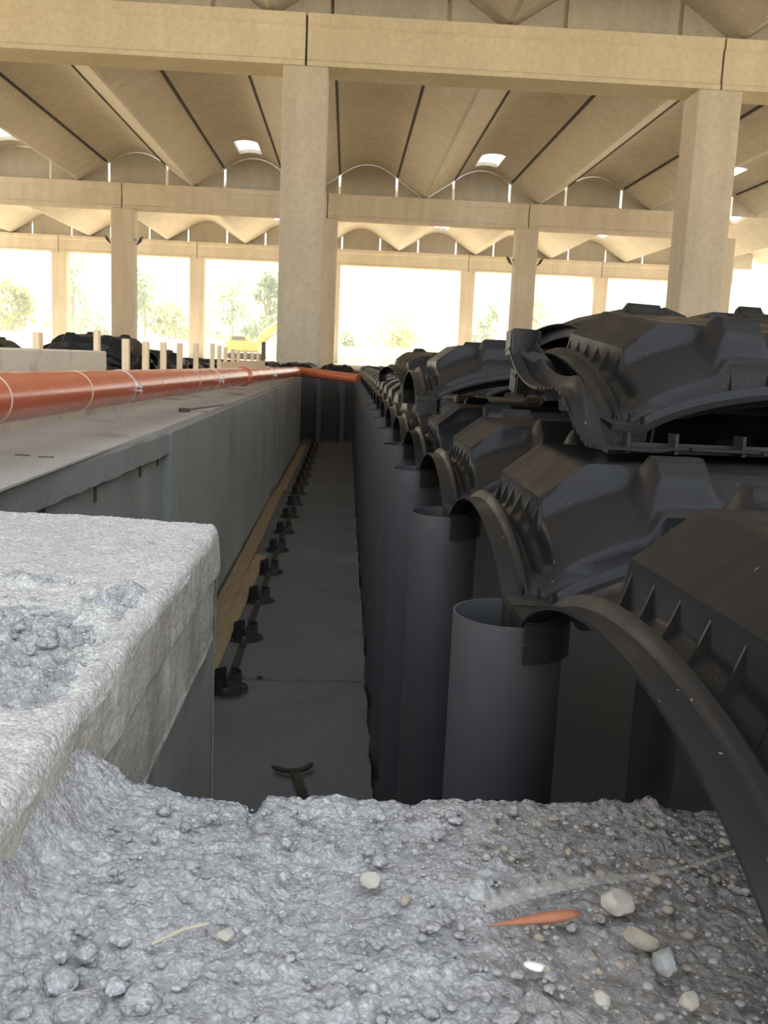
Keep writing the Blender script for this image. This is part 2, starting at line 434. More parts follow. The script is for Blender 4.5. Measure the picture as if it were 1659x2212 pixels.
# ------------------------------------------------------------------ near ledge (rubble concrete)
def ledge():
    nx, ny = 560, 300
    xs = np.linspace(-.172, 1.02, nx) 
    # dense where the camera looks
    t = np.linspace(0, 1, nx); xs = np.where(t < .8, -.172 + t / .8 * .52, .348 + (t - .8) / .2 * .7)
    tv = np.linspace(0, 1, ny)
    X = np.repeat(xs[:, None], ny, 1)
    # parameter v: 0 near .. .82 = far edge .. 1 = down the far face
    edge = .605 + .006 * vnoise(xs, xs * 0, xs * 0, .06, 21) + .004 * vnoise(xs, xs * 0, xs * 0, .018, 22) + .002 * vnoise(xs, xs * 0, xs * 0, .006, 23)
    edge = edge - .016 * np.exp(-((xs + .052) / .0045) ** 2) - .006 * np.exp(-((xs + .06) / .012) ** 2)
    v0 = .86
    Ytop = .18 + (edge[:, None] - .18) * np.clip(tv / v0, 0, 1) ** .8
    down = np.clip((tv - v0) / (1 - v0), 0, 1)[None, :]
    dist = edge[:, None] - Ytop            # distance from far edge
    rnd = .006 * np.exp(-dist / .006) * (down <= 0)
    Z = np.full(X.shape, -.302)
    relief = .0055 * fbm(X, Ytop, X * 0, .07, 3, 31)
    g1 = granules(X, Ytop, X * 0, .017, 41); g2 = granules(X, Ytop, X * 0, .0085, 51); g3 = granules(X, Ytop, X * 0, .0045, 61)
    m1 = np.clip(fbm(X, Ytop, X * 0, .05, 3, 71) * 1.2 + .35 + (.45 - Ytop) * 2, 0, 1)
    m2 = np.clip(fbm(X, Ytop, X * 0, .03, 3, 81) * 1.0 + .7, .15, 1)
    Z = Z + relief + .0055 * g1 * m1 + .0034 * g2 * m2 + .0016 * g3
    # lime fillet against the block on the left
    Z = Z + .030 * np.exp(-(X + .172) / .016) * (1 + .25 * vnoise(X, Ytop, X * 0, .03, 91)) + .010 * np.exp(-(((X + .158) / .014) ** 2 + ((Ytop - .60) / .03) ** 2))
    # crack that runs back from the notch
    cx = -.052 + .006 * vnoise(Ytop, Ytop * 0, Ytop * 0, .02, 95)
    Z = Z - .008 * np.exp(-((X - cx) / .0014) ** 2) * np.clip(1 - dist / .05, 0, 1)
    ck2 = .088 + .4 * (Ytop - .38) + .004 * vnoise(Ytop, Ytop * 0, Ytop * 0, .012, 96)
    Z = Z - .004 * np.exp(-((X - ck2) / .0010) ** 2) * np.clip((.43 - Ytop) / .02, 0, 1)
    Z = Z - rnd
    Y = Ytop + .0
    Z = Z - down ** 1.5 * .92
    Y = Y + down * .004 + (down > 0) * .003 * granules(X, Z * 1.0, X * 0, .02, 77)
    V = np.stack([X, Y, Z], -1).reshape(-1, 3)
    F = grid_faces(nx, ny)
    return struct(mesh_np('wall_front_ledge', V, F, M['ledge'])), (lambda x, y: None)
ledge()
# plain core behind / below the ledge skin
struct(MB().box(-.172, 1.02, .03, .585, -1.24, -.33).build('wall_front_core', M['deep']))

# ------------------------------------------------------------------ left block
def block():
    xr = -.172
    # profile parameter around: top (from left to right), rounded corner, side bands
    nu, nvv = 420, 520
    ys = np.concatenate([np.linspace(.10, 1.25, 440), np.linspace(1.253, 1.33, nvv - 440)])
    prof = []
    for t in np.linspace(0, 1, 270) ** .85: prof.append((-.62 + t * (.62 + xr - .010), 0.0, 0))
    for a in np.linspace(0, 90, 14)[1:]:
        prof.append((xr - .010 + .010 * math.sin(R(a)), -.010 + .010 * math.cos(R(a)), 0))
    for z in np.linspace(-.012, -.062, 60): prof.append((xr + .001, z, 1))
    for z in np.linspace(-.063, -.068, 6)[1:]: prof.append((xr - .002, z, 1))
    for z in np.linspace(-.070, -.158, 46): prof.append((xr - .006, z, 1))
    for z in np.linspace(-.160, -.163, 3): prof.append((xr - .0047, z, 1))
    for z in np.linspace(-.166, -.95, 24): prof.append((xr - .0055, z, 2))
    P = np.array(prof); nu = len(P)
    X = np.repeat(P[:, 0:1], len(ys), 1); Zr = np.repeat(P[:, 1:2], len(ys), 1); side = np.minimum(1, np.repeat(P[:, 2:3], len(ys), 1))
    yend = 1.325 - .15 * (X + .17) * 1.0 + .006 * vnoise(X, X * 0, X * 0, .05, 5) + .003 * vnoise(X, X * 0, X * 0, .014, 6)
    yend = yend - .03 * np.where(side > 0, 1.0, np.clip((X - xr + .02) / .02, 0, 1) ** 2)
    Y = .10 + (ys[None, :] - .10) / 1.23 * (yend - .10)
    Z = -.243 + Zr
    top = 1 - side
    g1 = granules(X, Y, X * 0, .020, 141); g2 = granules(X, Y, X * 0, .009, 151); g3 = granules(X, Y, X * 0, .0042, 161)
    far = np.clip((Y - .93) / .05 + .5 * fbm(X, Y, X * 0, .08, 3, 171), 0, 1)          # smooth far part
    crumb = (1 - far)
    mid = np.exp(-((Y - .80 - .04 * fbm(X, X * 0, X * 0, .2, 2, 3)) / .10) ** 2)
    edgek = np.clip((xr - .008 - X) / .03, 0, 1)
    cav = np.clip(fbm(X, Y, X * 0, .09, 3, 181) * 1.2 + 1.0, 0, 1) * crumb * edgek * (.12 + .88 * ss(.52, .62, Y + .05 * vnoise(X, X * 0, X * 0, .1, 19)))
    Z = Z + top * (.0025 * fbm(X, Y, X * 0, .12, 4, 191) - .015 * mid * edgek - .007 * cav + (.019 * g1 * cav + .0055 * g2 * (cav * .9 + .10) + .0014 * g3) * np.clip((xr - X) / .012, .2, 1))
    X = X + side * (.0022 * fbm(X * 0, Y, Z, .06, 4, 201) + .0008 * granules(X * 0, Y, Z, .006, 211)) * np.where(Zr < -.165, .35, 1)
    # sag of the worn top edge
    wear = np.clip(vnoise(X * 0, Y, X * 0, .07, 221), 0, 1) * .006
    near = np.exp(-((X - xr) ** 2 + np.minimum(0, Zr) ** 2) / .014 ** 2)
    Z = Z - wear * near; X = X - wear * near
    # rounded far end
    V = np.stack([X, Y, Z], -1)
    e = np.clip((ys - 1.318) / .012, 0, 1)[None, :]
    V[:, :, 2] = V[:, :, 2] - top * .007 * e ** 2
    nv = len(ys)
    # end face: fan rows going down
    last = V[:, -1, :].copy()
    rows = [V]
    ext = []
    for k, dz in enumerate((.01, .03, .062, .068, .12, .158, .166, .3, .6, .95)):
        q = last.copy(); q[:, 2] = np.minimum(q[:, 2], -.243 - dz + 0 * q[:, 2]); q[:, 1] = q[:, 1] + .001
        if dz > .065: q[:, 0] = np.minimum(q[:, 0], xr - (.003 if dz < .16 else .0055))
        ext.append(q[:, None, :])
    V = np.concatenate([V] + ext, 1); nv = V.shape[1]
    F = grid_faces(nu, nv)[:, ::-1]
    sidef = P[:-1, 2]
    mid2 = np.repeat(sidef[:, None], nv - 1, 1).astype(int)
    cw = np.zeros((nu - 1, nv - 1)); cw[:, :cav.shape[1] - 1] = cav[:-1, :-1]       # freshly broken grey concrete in the hollow
    cw = cw + .25 * vnoise(X[:-1, :1] + 0 * cw, np.linspace(0, 1.3, nv - 1)[None, :] + 0 * cw, 0 * cw, .012, 401)
    mid_ = np.where((mid2 == 0) & (cw > .55), 3, mid2).ravel()
    return struct(mesh_np('wall_block', V.reshape(-1, 3), F, None, mats=[M['block'], M['block_side'], M['wallc'], M['ledge']], midx=mid_))
block()
struct(MB().box(-.62, -.24, .10, 1.26, -1.24, -.31).build('wall_block_core', M['wallc']))

# ------------------------------------------------------------------ hall: columns, beams, gables, vaults
ROWS = [16.1, 32.3, 47.8]
SPX = 6.74
X0 = -.82
ZB, ZBT = 4.58, 5.36
rowname = ['nearest', 'middle', 'farthest']
def colx(k): return X0 + SPX * k
side_words = {-4: 'far out on the left', -3: 'third left', -2: 'second left', -1: 'first left', 0: 'on the trench line', 1: 'first right', 2: 'second right', 3: 'third right', 4: 'far out on the right'}
place = {0: 'rising at the end of the trench', 1: 'first to the right of the trench line', -1: 'first to the left of the trench line',
         2: 'second to the right of the trench line', -2: 'second to the left of the trench line', 3: 'third to the right of the trench line', -3: 'third to the left of the trench line'}
for r, Y in enumerate(ROWS):
    ks = {0: (0, 1), 1: (-1, 0, 1, 2), 2: (-2, -1, 0, 1, 2)}[r]
    for k in ks:
        w = .36
        o = MB().box(-w, w, -w, w, -.30, ZB, .02).build('concrete_column', M['hall'])
        o.location = (colx(k), Y, 0)
        tag(o, 'square concrete column under the %s beam, %s' % (rowname[r], place[k]), 'column', 'columns of the hall')
    for k in range(-3, 3):
        if r == 0 and k not in (-1, 0, 1): continue
        if r == 1 and k not in (-2, -1, 0, 1): continue
        L = SPX - .035
        t = empty('roof_beam', (colx(k) + SPX / 2, Y, ZB))
        h = ZBT - ZB
        # beam with top lip, web and bottom lip
        prof = [(-.36, 0), (-.36, .07), (-.335, .10), (-.335, .58), (-.37, .62), (-.37, h), (.37, h), (.37, .62), (.335, .58), (.335, .10), (.36, .07), (.36, 0)]
        v = [(sx * L / 2, y, z) for sx in (-1, 1) for y, z in prof]; n = len(prof)
        f = [(i, n + i, n + (i + 1) % n, (i + 1) % n) for i in range(n)] + [tuple(range(n)), tuple(range(2 * n - 1, n - 1, -1))]
        MB().add(v, f).build('beam_body', M['beam'] if r == 0 else M['hall'], t)
        where = {-3: 'at the far left', -2: 'left of the second column to the left', -1: 'ending over the column at the trench end from the left', 0: 'running right from over the trench-line column', 1: 'second span to the right of the trench line', 2: 'third span to the right'}[k]
        tag(t, '%s concrete roof beam, span %s' % (rowname[r], where), 'beam', 'beams across the hall')
    for k in range(-2, 3):
        if r == 0 and k not in (0, 1): continue
        if r == 1 and k not in (-1, 0, 1, 2): continue
        o = MB().box(-.012, .012, -.30, .30, ZB + .02, ZBT - .02).build('joint_filler', M['joint'])
        o.location = (colx(k), Y, 0)
        tag(o, 'dark joint between %s beams over the column %s' % (rowname[r], place[k]), 'joint', 'joints between roof beams')

VAL = -5.19; PER = 3.80
def roof_z(x):
    s = ((np.asarray(x) - VAL) / PER) % 1.0          # 0 valley .. .5 crown
    s = np.abs(s - .5) * 2                           # 0 crown .. 1 valley
    v = (1 - s) / .5 * .62 
    v = np.where(s > .90, .124 - (.1 ** 2 - (1 - s) ** 2 * 1) * 2.2 - .10, v)
    d = .62 + .40 * (1 - (s / .5) ** 2)
    z = np.where(s < .5, d, np.where(s > .90, np.maximum((1 - s) / .5 * .62, .03), (1 - s) / .5 * .62))
    return ZBT + .02 + z
def vault(y0, y1, holes):
    xs = np.unique(np.round(np.concatenate([np.arange(-21, 21.01, .095)] + [np.array(h[:2]) for h in holes]), 4))
    ys = np.unique(np.concatenate([np.linspace(y0, y1, 12)] + [np.array(h[2:4]) for h in holes]))
    X, Y = np.meshgrid(xs, ys, indexing='ij'); Z = roof_z(X)
    n = len(xs) * len(ys)
    # seam grooves
    V = np.concatenate([np.stack([X, Y, Z], -1).reshape(-1, 3), np.stack([X, Y, Z + .12], -1).reshape(-1, 3)])
    keep = np.ones((len(xs) - 1, len(ys) - 1), bool)
    F = grid_faces(len(xs), len(ys))
    cx = (X[:-1, :-1] + X[1:, 1:]) / 2; cy = (Y[:-1, :-1] + Y[1:, 1:]) / 2
    for h in holes: keep &= ~((cx > h[0]) & (cx < h[1]) & (cy > h[2]) & (cy < h[3]))
    k = keep.ravel()
    F1 = F[k][:, ::-1]; F2 = F[k] + n
    side = []
    ny = len(ys)
    for i in range(len(xs) - 1):
        for j in range(ny - 1):
            if not keep[i, j]: continue
            for di, dj, a, b in ((-1, 0, (i, j), (i, j + 1)), (1, 0, (i + 1, j + 1), (i + 1, j)), (0, -1, (i + 1, j), (i, j)), (0, 1, (i, j + 1), (i + 1, j + 1))):
                ii, jj = i + di, j + dj
                if ii < 0 or jj < 0 or ii >= len(xs) - 1 or jj >= ny - 1 or not keep[ii, jj]:
                    A = a[0] * ny + a[1]; B = b[0] * ny + b[1]
                    side.append((A, B, B + n, A + n))
    o = mesh_np('ceiling', V, np.vstack([F1, F2, side]), M['roof'], smooth=False)
    auto_smooth(o, 18)
    return struct(o)
crown = VAL + PER / 2
sky_x = [crown + PER * k for k in (-2, 0, 2, 4)]
holes1 = [(c - .38, c + .34, 29.7, 31.4) for c in sky_x]
vault(1.0, 16.1, [])
vault(16.1, 32.3, holes1)
vault(34.2, 48.2, [(c - .38, c + .34, 45.0, 46.6) for c in sky_x])  # starts late; open strip added so sky whitens the gable slits
# seam joints showing as dark lines under the vaults
seams = [VAL + PER * (.25 + .5 * k) for k in range(-3, 10)]
for y0, y1, nm in ((16.5, 31.9, 'middle bay'),):
    for i, sx in enumerate(seams):
        if sx < -13 or sx > 14: continue
        z = float(roof_z(np.array([sx]))[0])
        o = MB().box(-.03, .03, y0, y1, z - .03, z + .02).build('trim_%d' % (i + 1), M['joint']); o.location.x = sx; struct(o)
# gable panels on the beams, one per half period, split at the seams
def gable(r, Y, rngk):
    for k in rngk:
        xa = VAL + PER * (.25 + .5 * k); xb = xa + PER / 2
        gap = .035
        xs = np.linspace(xa + gap, xb - gap, 15)
        zt = roof_z(xs) - .012
        m = MB(); n = len(xs)
        v = [(x, Y - .05, ZBT + .001) for x in xs] + [(x, Y - .05, z) for x, z in zip(xs, zt)] + [(x, Y + .05, ZBT + .001) for x in xs] + [(x, Y + .05, z) for x, z in zip(xs, zt)]
        f = [(i, i + 1, n + i + 1, n + i) for i in range(n - 1)] + [(2 * n + i + 1, 2 * n + i, 3 * n + i, 3 * n + i + 1) for i in range(n - 1)]
        f += [(n + i, n + i + 1, 3 * n + i + 1, 3 * n + i) for i in range(n - 1)] + [(0, n, 3 * n, 2 * n), (n - 1, 3 * n - 1, 4 * n - 1, 2 * n - 1)]
        c = (xa + xb) / 2
        v = [(x - c, y - Y, z - ZBT) for x, y, z in v]
        o = m.add(v, f).build('gable_panel', M['gable']); o.location = (c, Y, ZBT)
        kind_ = 'arched' if k % 2 == 0 else 'valley'
        tag(o, '%s panel from the left on the %s roof beam, %s concrete gable' % (['first', 'second', 'third', 'fourth', 'fifth', 'sixth', 'seventh', 'eighth', 'ninth', 'tenth', 'eleventh', 'twelfth', 'thirteenth', 'fourteenth', 'fifteenth', 'sixteenth', 'seventeenth', 'eighteenth', 'nineteenth', 'twentieth', 'twenty-first'][k - rngk[0]], rowname[r], kind_), 'panel', '%s gable panels on the %s beam' % (kind_, rowname[r]))
gable(0, ROWS[0], range(-2, 7))
gable(1, ROWS[1], range(-5, 10))
gable(2, ROWS[2], range(-8, 13))

# floodlights on the middle columns
def floodlight(x, y, z, d, label):
    t = empty('flood_light', (x, y, z))
    MB().tube([(0, 0, 0), (.07 * d, 0, .0)], .02, 8).build('bracket', M['dark'], t)
    m = MB(); v = [(.06 * d, -.07, -.17), (.20 * d, -.07, -.06), (.28 * d, -.07, .12), (.17 * d, -.07, .06), (.06 * d, .07, -.17), (.20 * d, .07, -.06), (.28 * d, .07, .12), (.17 * d, .07, .06)]
    m.add(v, [(0, 1, 2, 3), (7, 6, 5, 4), (0, 4, 5, 1), (1, 5, 6, 2), (2, 6, 7, 3), (3, 7, 4, 0)]).build('lamp_housing', M['dark'], t)
    tag(t, label, 'lamp')
floodlight(colx(-1) - .36, 32.25, 3.6, -1, 'small dark floodlight on the left side of the middle-row column left of the trench')
floodlight(colx(-1) + .36, 32.25, 3.6, 1, 'small dark floodlight on the right side of the middle-row column left of the trench')
floodlight(colx(1) - .36, 32.25, 3.55, -1, 'small dark floodlight on the left side of the middle-row column right of the trench')
floodlight(colx(1) + .36, 32.25, 3.55, 1, 'small dark floodlight on the right side of the middle-row column right of the trench')

# ------------------------------------------------------------------ outdoors
struct(MB().box(-70, 90, 62, 62.4, -.3, .78).build('wall_boundary', M['bank']))
def tree(x, y, h, w, leaf, label, seed, n=1300, bush=False, sparse=1.0):
    rg = np.random.default_rng(seed)
    t = empty('leafy_bush' if bush else 'leafy_tree', (x, y, -.3))
    V = []; F = []
    blobs = []
    nb = 5 if bush else 11
    for i in range(nb):
        q = i / (nb - 1)
        zz = h * ((.25 + .6 * q) if not bush else (.3 + .45 * q))
        rr = w * .5 * (1 - .65 * q) 
        a = rg.uniform(0, 6.28)
        blobs.append((math.cos(a) * rr * rg.uniform(.3, 1.0), math.sin(a) * rr * .8, zz + rg.uniform(-.05, .05) * h, w * rg.uniform(.16, .30) * (1.5 if bush else 1)))
    for i in range(n):
        b = blobs[rg.integers(len(blobs))]
        d = rg.normal(size=3); d /= np.linalg.norm(d); rad = b[3] * rg.uniform(.3, 1.1) ** .6
        c = np.array(b[:3]) + d * rad * np.array([1, 1, .9])
        c[2] = max(c[2], .2)
        s = rg.uniform(.10, .22) * (h / 6) ** .3
        u = rg.normal(size=3); u /= np.linalg.norm(u); vv = np.cross(u, rg.normal(size=3)); vv /= np.linalg.norm(vv)
        k = len(V); V += [c - u * s, c + vv * s * .6, c + u * s, c - vv * s * .6]; F.append((k, k + 1, k + 2, k + 3))
    o = mesh_np('foliage', np.array(V), np.array(F), leaf, t, smooth=False)
    m = MB(); m.tube([(0, 0, 0), (.05 * h * .2, 0, h * .35), (0, 0, h * .75)], [.03 * h * .6, .02 * h * .6, .006 * h], 7)
    for b in blobs: m.tube([(0, 0, b[2] * .6), b[:3]], [.012 * h * .5, .004 * h], 5)
    m.build('trunk', M['bark'], t)
    tag(t, label, 'bush' if bush else 'tree', 'trees beyond the hall')
tree(-25.5, 73, 5.3, 4.2, M['leaf2'], 'rounded olive-green tree at the far left beyond the hall', 1, 2200)
tree(-21.5, 75, 7.4, 4.4, M['leaf1'], 'tall thin airy tree just left of the first far column', 2, 900)
tree(-18.4, 69, 2.8, 3.0, M['leaf1'], 'small green bush between the two leftmost far columns', 3, 900, True)
tree(-16.2, 76, 7.2, 5.0, M['leaf1'], 'tall tree partly behind the left middle-row column', 4, 1500)
tree(-13.2, 73, 3.9, 4.4, M['leaf2'], 'wide yellow-green bush right of the left middle-row column', 5, 1500, True)
tree(-9.4, 77, 6.8, 5.0, M['leaf1'], 'sparse tree above the yellow excavator', 6, 1000)
tree(-6.3, 74, 7.2, 3.6, M['leaf1'], 'dense green tree beside the large front column', 7, 1700)
tree(-.1, 80, 2.9, 2.0, M['leaf1'], 'low bush just right of the trench-end column', 8, 600, True)
tree(3.8, 80, 4.2, 4.6, M['leaf2'], 'single green bush standing alone in the wide bright opening', 9, 1500, True)
tree(11.9, 80, 6.0, 3.0, M['leaf1'], 'tree half hidden behind the right middle-row column', 10, 700)
tree(15.8, 80, 6.8, 3.4, M['leaf1'], 'thin tall tree behind the tipped black module', 11, 450)
tree(21.5, 80, 5.2, 3.0, M['leaf1'], 'faint tree left of the large right front column', 12, 400)

def excavator():
    t = empty('excavator', (-5.3, 50, -.3))
    for s in (-1, 1):
        m = MB()
        pts = [(-1.0, .18), (-.85, .36), (.85, .36), (1.0, .18), (.85, .0), (-.85, .0)]
        v = [(x, s * .55 + d, z) for d in (-.15, .15) for x, z in pts]
        m.add(v, [(5, 4, 3, 2, 1, 0), (6, 7, 8, 9, 10, 11)] + [(i, (i + 1) % 6, 6 + (i + 1) % 6, 6 + i) for i in range(6)]).build('track', M['dark'], t)
    MB().box(-1.1, .7, -.6, .6, .42, 1.0, .08).build('body', M['yellow'], t)
    cab = MB().box(-.9, .1, -.45, .35, 1.0, 1.28, .05).build('cab', M['yellow'], t)
    MB().box(-.75, -.05, -.47, .30, 1.05, 1.2).build('cab_window', M['blueglass'], cab)
    MB().tube([(.5, 0, .8), (1.0, 0, 1.45), (1.7, 0, 1.98), (2.4, 0, 1.95)], [.17, .2, .19, .13], 8).build('boom', M['yellow'], t)
    MB().tube([(2.4, 0, 1.95), (2.55, 0, .9)], [.11, .08], 8).build('arm', M['dark'], t)
    MB().tube([(.8, .0, .9), (1.9, .0, 1.7)], .07, 8).build('hydraulic_cylinder', M['zinc'], t)
    MB().add([(1.7, -.3, .55), (2.5, -.3, .95), (2.7, -.3, .5), (2.2, -.3, .2), (1.7, .3, .55), (2.5, .3, .95), (2.7, .3, .5), (2.2, .3, .2)],
             [(0, 1, 2, 3), (7, 6, 5, 4), (0, 4, 5, 1), (1, 5, 6, 2), (2, 6, 7, 3), (3, 7, 4, 0)]).build('bucket', M['yellow'], t)
    tag(t, 'yellow excavator parked on the ground far beyond the stakes', 'excavator')
excavator()

# ================================================================== TUBES
PX, PY, P = .165, .862, .596
ZTUBE = -.235
def make_tube():
    h = 1.005 + 0
    t = MB().lathe([(.0535, -h), (.0535, 0), (.0515, .0), (.0515, -h)], 56, (0, 0, 0)).build('support_tube', M['tube'])
    auto_smooth(t, 40)
    return t
tube0 = make_tube()
def tubes():
    first = True
    for c in range(0, 3):
        for k in range(0, 20):
            if c > 0 and k > 2: continue
            o = tube0 if first else tube0.copy()
            if not first: COL.objects.link(o)
            first = False
            o.location = (PX + c * P, PY + k * P, ZTUBE)
            if c == 0:
                if k < 6: lab = '%s grey plastic tube in the row beside the trench' % ORD[k]
                else: lab = '%s grey plastic tube from the ledge in the row beside the trench' % ['seventh', 'eighth', 'ninth', 'tenth', 'eleventh', 'twelfth', 'thirteenth', 'fourteenth', 'fifteenth', 'sixteenth', 'seventeenth', 'eighteenth', 'nineteenth', 'twentieth'][k - 6]
                tag(o, lab, 'tube', 'grey tubes lining the trench' if k < 6 else 'grey tubes far along the trench')
            else:
                tag(o, '%s shaded tube under the modules in the %s row from the trench' % (ORD[k], ['', 'second', 'third'][c]), 'tube', 'tubes under the modules')
tubes()
for x, y, lab in ((-.37, 12.75, 'dark tube standing in the shade at the far end of the trench, left one'), (-.05, 12.95, 'dark tube standing at the far end of the trench, right one')):
    o = tube0.copy(); COL.objects.link(o); o.location = (x, y, ZTUBE)
    tag(o, lab, 'tube')

# ================================================================== FORMWORK MODULES
A_, T_ = .066, .134
HALF = P / 2 - .002
def ss(a, b, x):
    t = np.clip((x - a) / (b - a), 0, 1); return t * t * (3 - 2 * t)
def shell_height(x, y):
    """x,y metres from the module centre"""
    u = np.abs(x) / HALF; v = np.abs(y) / HALF
    up = np.clip(u / .86, 0, 1); vp = np.clip(v / .86, 0, 1)
    z = A_ * (1 - np.minimum(1, up ** 2 * vp ** 2)) ** .75
    z = z + (T_ - A_) * (np.clip(1 - up ** 2.6, 0, 1) * np.clip(1 - vp ** 2.6, 0, 1)) ** .75
    # sides
    for d, t, sx in ((HALF - np.abs(x), y, True), (HALF - np.abs(y), x, False)):
        tt = np.abs(t) / HALF
        lat = ss(.80, .62, tt)
        z = z + (.0065 * np.exp(-((d - .024) / .004) ** 2) - .004 * ss(.022, .018, d)) * ss(1.0, .8, tt)
        z = z - .020 * lat * ss(.030, .038, d) * (1 - ss(.054, .060, d))
        mid = ss(.50, .44, tt)
        rg = np.clip(.091 + (d - .060) * .8, 0, T_ - .004) * 1.0
        arm = np.where(d > .056, rg, 0)
        z = np.where((mid > 0) & (d > .052) & (d < .30), z * (1 - mid) + np.maximum(z, arm) * mid, z)
        if not sx:
            for c in (-.36, .36):
                q = t / HALF - c
                w = ss(.13, .10, np.abs(q)) * ss(.070, .078, d) * ss(.150, .125, d)
                z = z + .016 * w
    # worn, slightly flattened crown
    r = np.sqrt(x * x + y * y)
    z = z - .006 * ss(.06, .0, r) + .002 * ss(.11, .105, r)
    return z
def shell_mesh(n, cut=None, name='shell', warp=None):
    e = HALF
    # non-uniform grid: fine near the sides
    def axis(n):
        m = n // 4
        a = np.linspace(-e, -e + .075, m, endpoint=False); b = np.linspace(-e + .075, e - .075, n - 2 * m, endpoint=False); c = np.linspace(e - .075, e, m + 1)
        return np.concatenate([a, b, c])
    ax = axis(n); N_ = len(ax)
    X, Y = np.meshgrid(ax, ax, indexing='ij'); Z = shell_height(X, Y)
    th = .0032
    if warp: X, Y, Z = warp(X, Y, Z)
    top = np.stack([X, Y, Z], -1).reshape(-1, 3)
    gx, gy = np.gradient(Z, axis=0), np.gradient(Z, axis=1)
    bot = top.copy(); bot[:, 2] -= th
    F = grid_faces(N_, N_); keep = np.ones((N_ - 1, N_ - 1), bool)
    if cut is not None:
        cx = (ax[:-1] + ax[1:]) / 2
        CX, CY = np.meshgrid(cx, cx, indexing='ij'); keep &= ~cut(CX, CY)
    # corner squares are open onto the foot
    cc = e - .030
    cxx = (ax[:-1] + ax[1:]) / 2
    nV = len(top); k = keep.ravel()
    # side strips (numpy)
    pad = np.zeros((N_ + 1, N_ + 1), bool); pad[1:-1, 1:-1] = keep
    side = []
    I, J = np.nonzero(keep)
    for di, dj, a, b in ((-1, 0, (0, 0), (0, 1)), (1, 0, (1, 1), (1, 0)), (0, -1, (1, 0), (0, 0)), (0, 1, (0, 1), (1, 1))):
        msk = ~pad[I + 1 + di, J + 1 + dj]
        A = (I[msk] + a[0]) * N_ + J[msk] + a[1]; B = (I[msk] + b[0]) * N_ + J[msk] + b[1]
        side.append(np.stack([A, B, B + nV, A + nV], 1))
    V = np.concatenate([top, bot]); FF = np.vstack([F[k], F[k][:, ::-1] + nV] + side)
    used = np.unique(FF); remap = -np.ones(len(V), int); remap[used] = np.arange(len(used))
    o = mesh_np(name, V[used], remap[FF], M['black'])
    auto_smooth(o, 40)
    return o
def foot_mb(cx, cy):
    """corner skirt that grips the tube; quadrant looking to the module centre"""
    m = MB(); sx = 1 if cx < 0 else -1; sy = 1 if cy < 0 else -1
    ro, th = .0595, .003
    n = 10; z1, z0 = .004, -.034
    a = [R(4 + 82 * i / n) for i in range(n + 1)]
    v = []
    for r in (ro, ro - th):
        for z in (z0, z1): v += [(cx + sx * r * math.cos(q), cy + sy * r * math.sin(q), z) for q in a]
    k = n + 1
    f = []
    for i in range(n):
        f += [(i, i + 1, k + i + 1, k + i), (2 * k + i, 3 * k + i, 3 * k + i + 1, 2 * k + i + 1), (i, 2 * k + i, 2 * k + i + 1, i + 1), (k + i, k + i + 1, 3 * k + i + 1, 3 * k + i)]
    f += [(0, k, 3 * k, 2 * k), (n, 2 * k + n, 3 * k + n, k + n)]
    m.add(v, f)
    # top plate of the quadrant
    pl = [(cx + sx * .003, cy + sy * .003)] + [(cx + sx * ro * math.cos(q), cy + sy * ro * math.sin(q)) for q in a]
    q = len(pl)
    m.add([(x, y, z) for z in (.0035, .0065) for x, y in pl], [tuple(range(q)), tuple(range(2 * q - 1, q - 1, -1))] + [(i, q + i, q + (i + 1) % q, (i + 1) % q) for i in range(q)])
    # two plates that hang inside the tube
    def bx(x0, x1, y0, y1, z0_, z1_): m.box(min(x0, x1), max(x0, x1), min(y0, y1), max(y0, y1), z0_, z1_)
    bx(cx + sx * .003, cx + sx * .006, cy + sy * .004, cy + sy * .050, -.032, .006)
    bx(cx + sx * .004, cx + sx * .050, cy + sy * .003, cy + sy * .006, -.032, .006)
    # three little tabs on top
    for g in (.25, .5, .75):
        q_ = R(90 * g); x, y = cx + sx * .052 * math.cos(q_), cy + sy * .052 * math.sin(q_)
        m.box(x - .0012, x + .0012, y - .004, y + .004, .006, .016)
    return m
def add_ribs(t, sides=(0, 1, 2, 3)):
    """upright gussets across the channel of the sides, one part each"""
    e = HALF
    for s in sides:
        ca, sa = (1, 0, -1, 0)[s], (0, 1, 0, -1)[s]
        for i in range(6):
            q0 = (-.42 + i * .168) * e
            def hh(d): return float(shell_height(np.array([e - d]), np.array([q0]))[0]) if s % 2 == 0 else float(shell_height(np.array([q0]), np.array([e - d]))[0])
            zt, zc = hh(.0615) - .003, hh(.045)
            tri = [(e - .044, zc - .001), (e - .0625, zc - .001), (e - .0625, zt), (e - .060, zt)]
            v = []
            for q in (-.0011, .0011):
                for x, z in tri:
                    yy = q0 + q
                    v.append((ca * x - sa * yy, sa * x + ca * yy, z))
            MB().add(v, [(0, 1, 2, 3), (7, 6, 5, 4), (0, 4, 5, 1), (1, 5, 6, 2), (2, 6, 7, 3), (3, 7, 4, 0)]).build('stiffening_rib', M['edge'], t)
CORN = [(-HALF - .002, -HALF - .002), (HALF + .002, -HALF - .002), (HALF + .002, HALF + .002), (-HALF - .002, HALF + .002)]
_cache = {}
def make_module(n=136, feet=(0, 1, 2, 3), cut=None, ribs=True, name='formwork_module'):
    t = empty(name)
    sh = shell_mesh(n, cut); sh.parent = t
    for i in feet:
        auto_smooth(foot_mb(*CORN[i]).build('corner_foot', M['edge'], t), 30)
    if ribs:
        add_ribs(t)
    return t
proto = make_module()
def place(o, loc, rot=(0, 0, 0)):
    o.location = loc; o.rotation_euler = tuple(R(a) for a in rot); return o
first = True
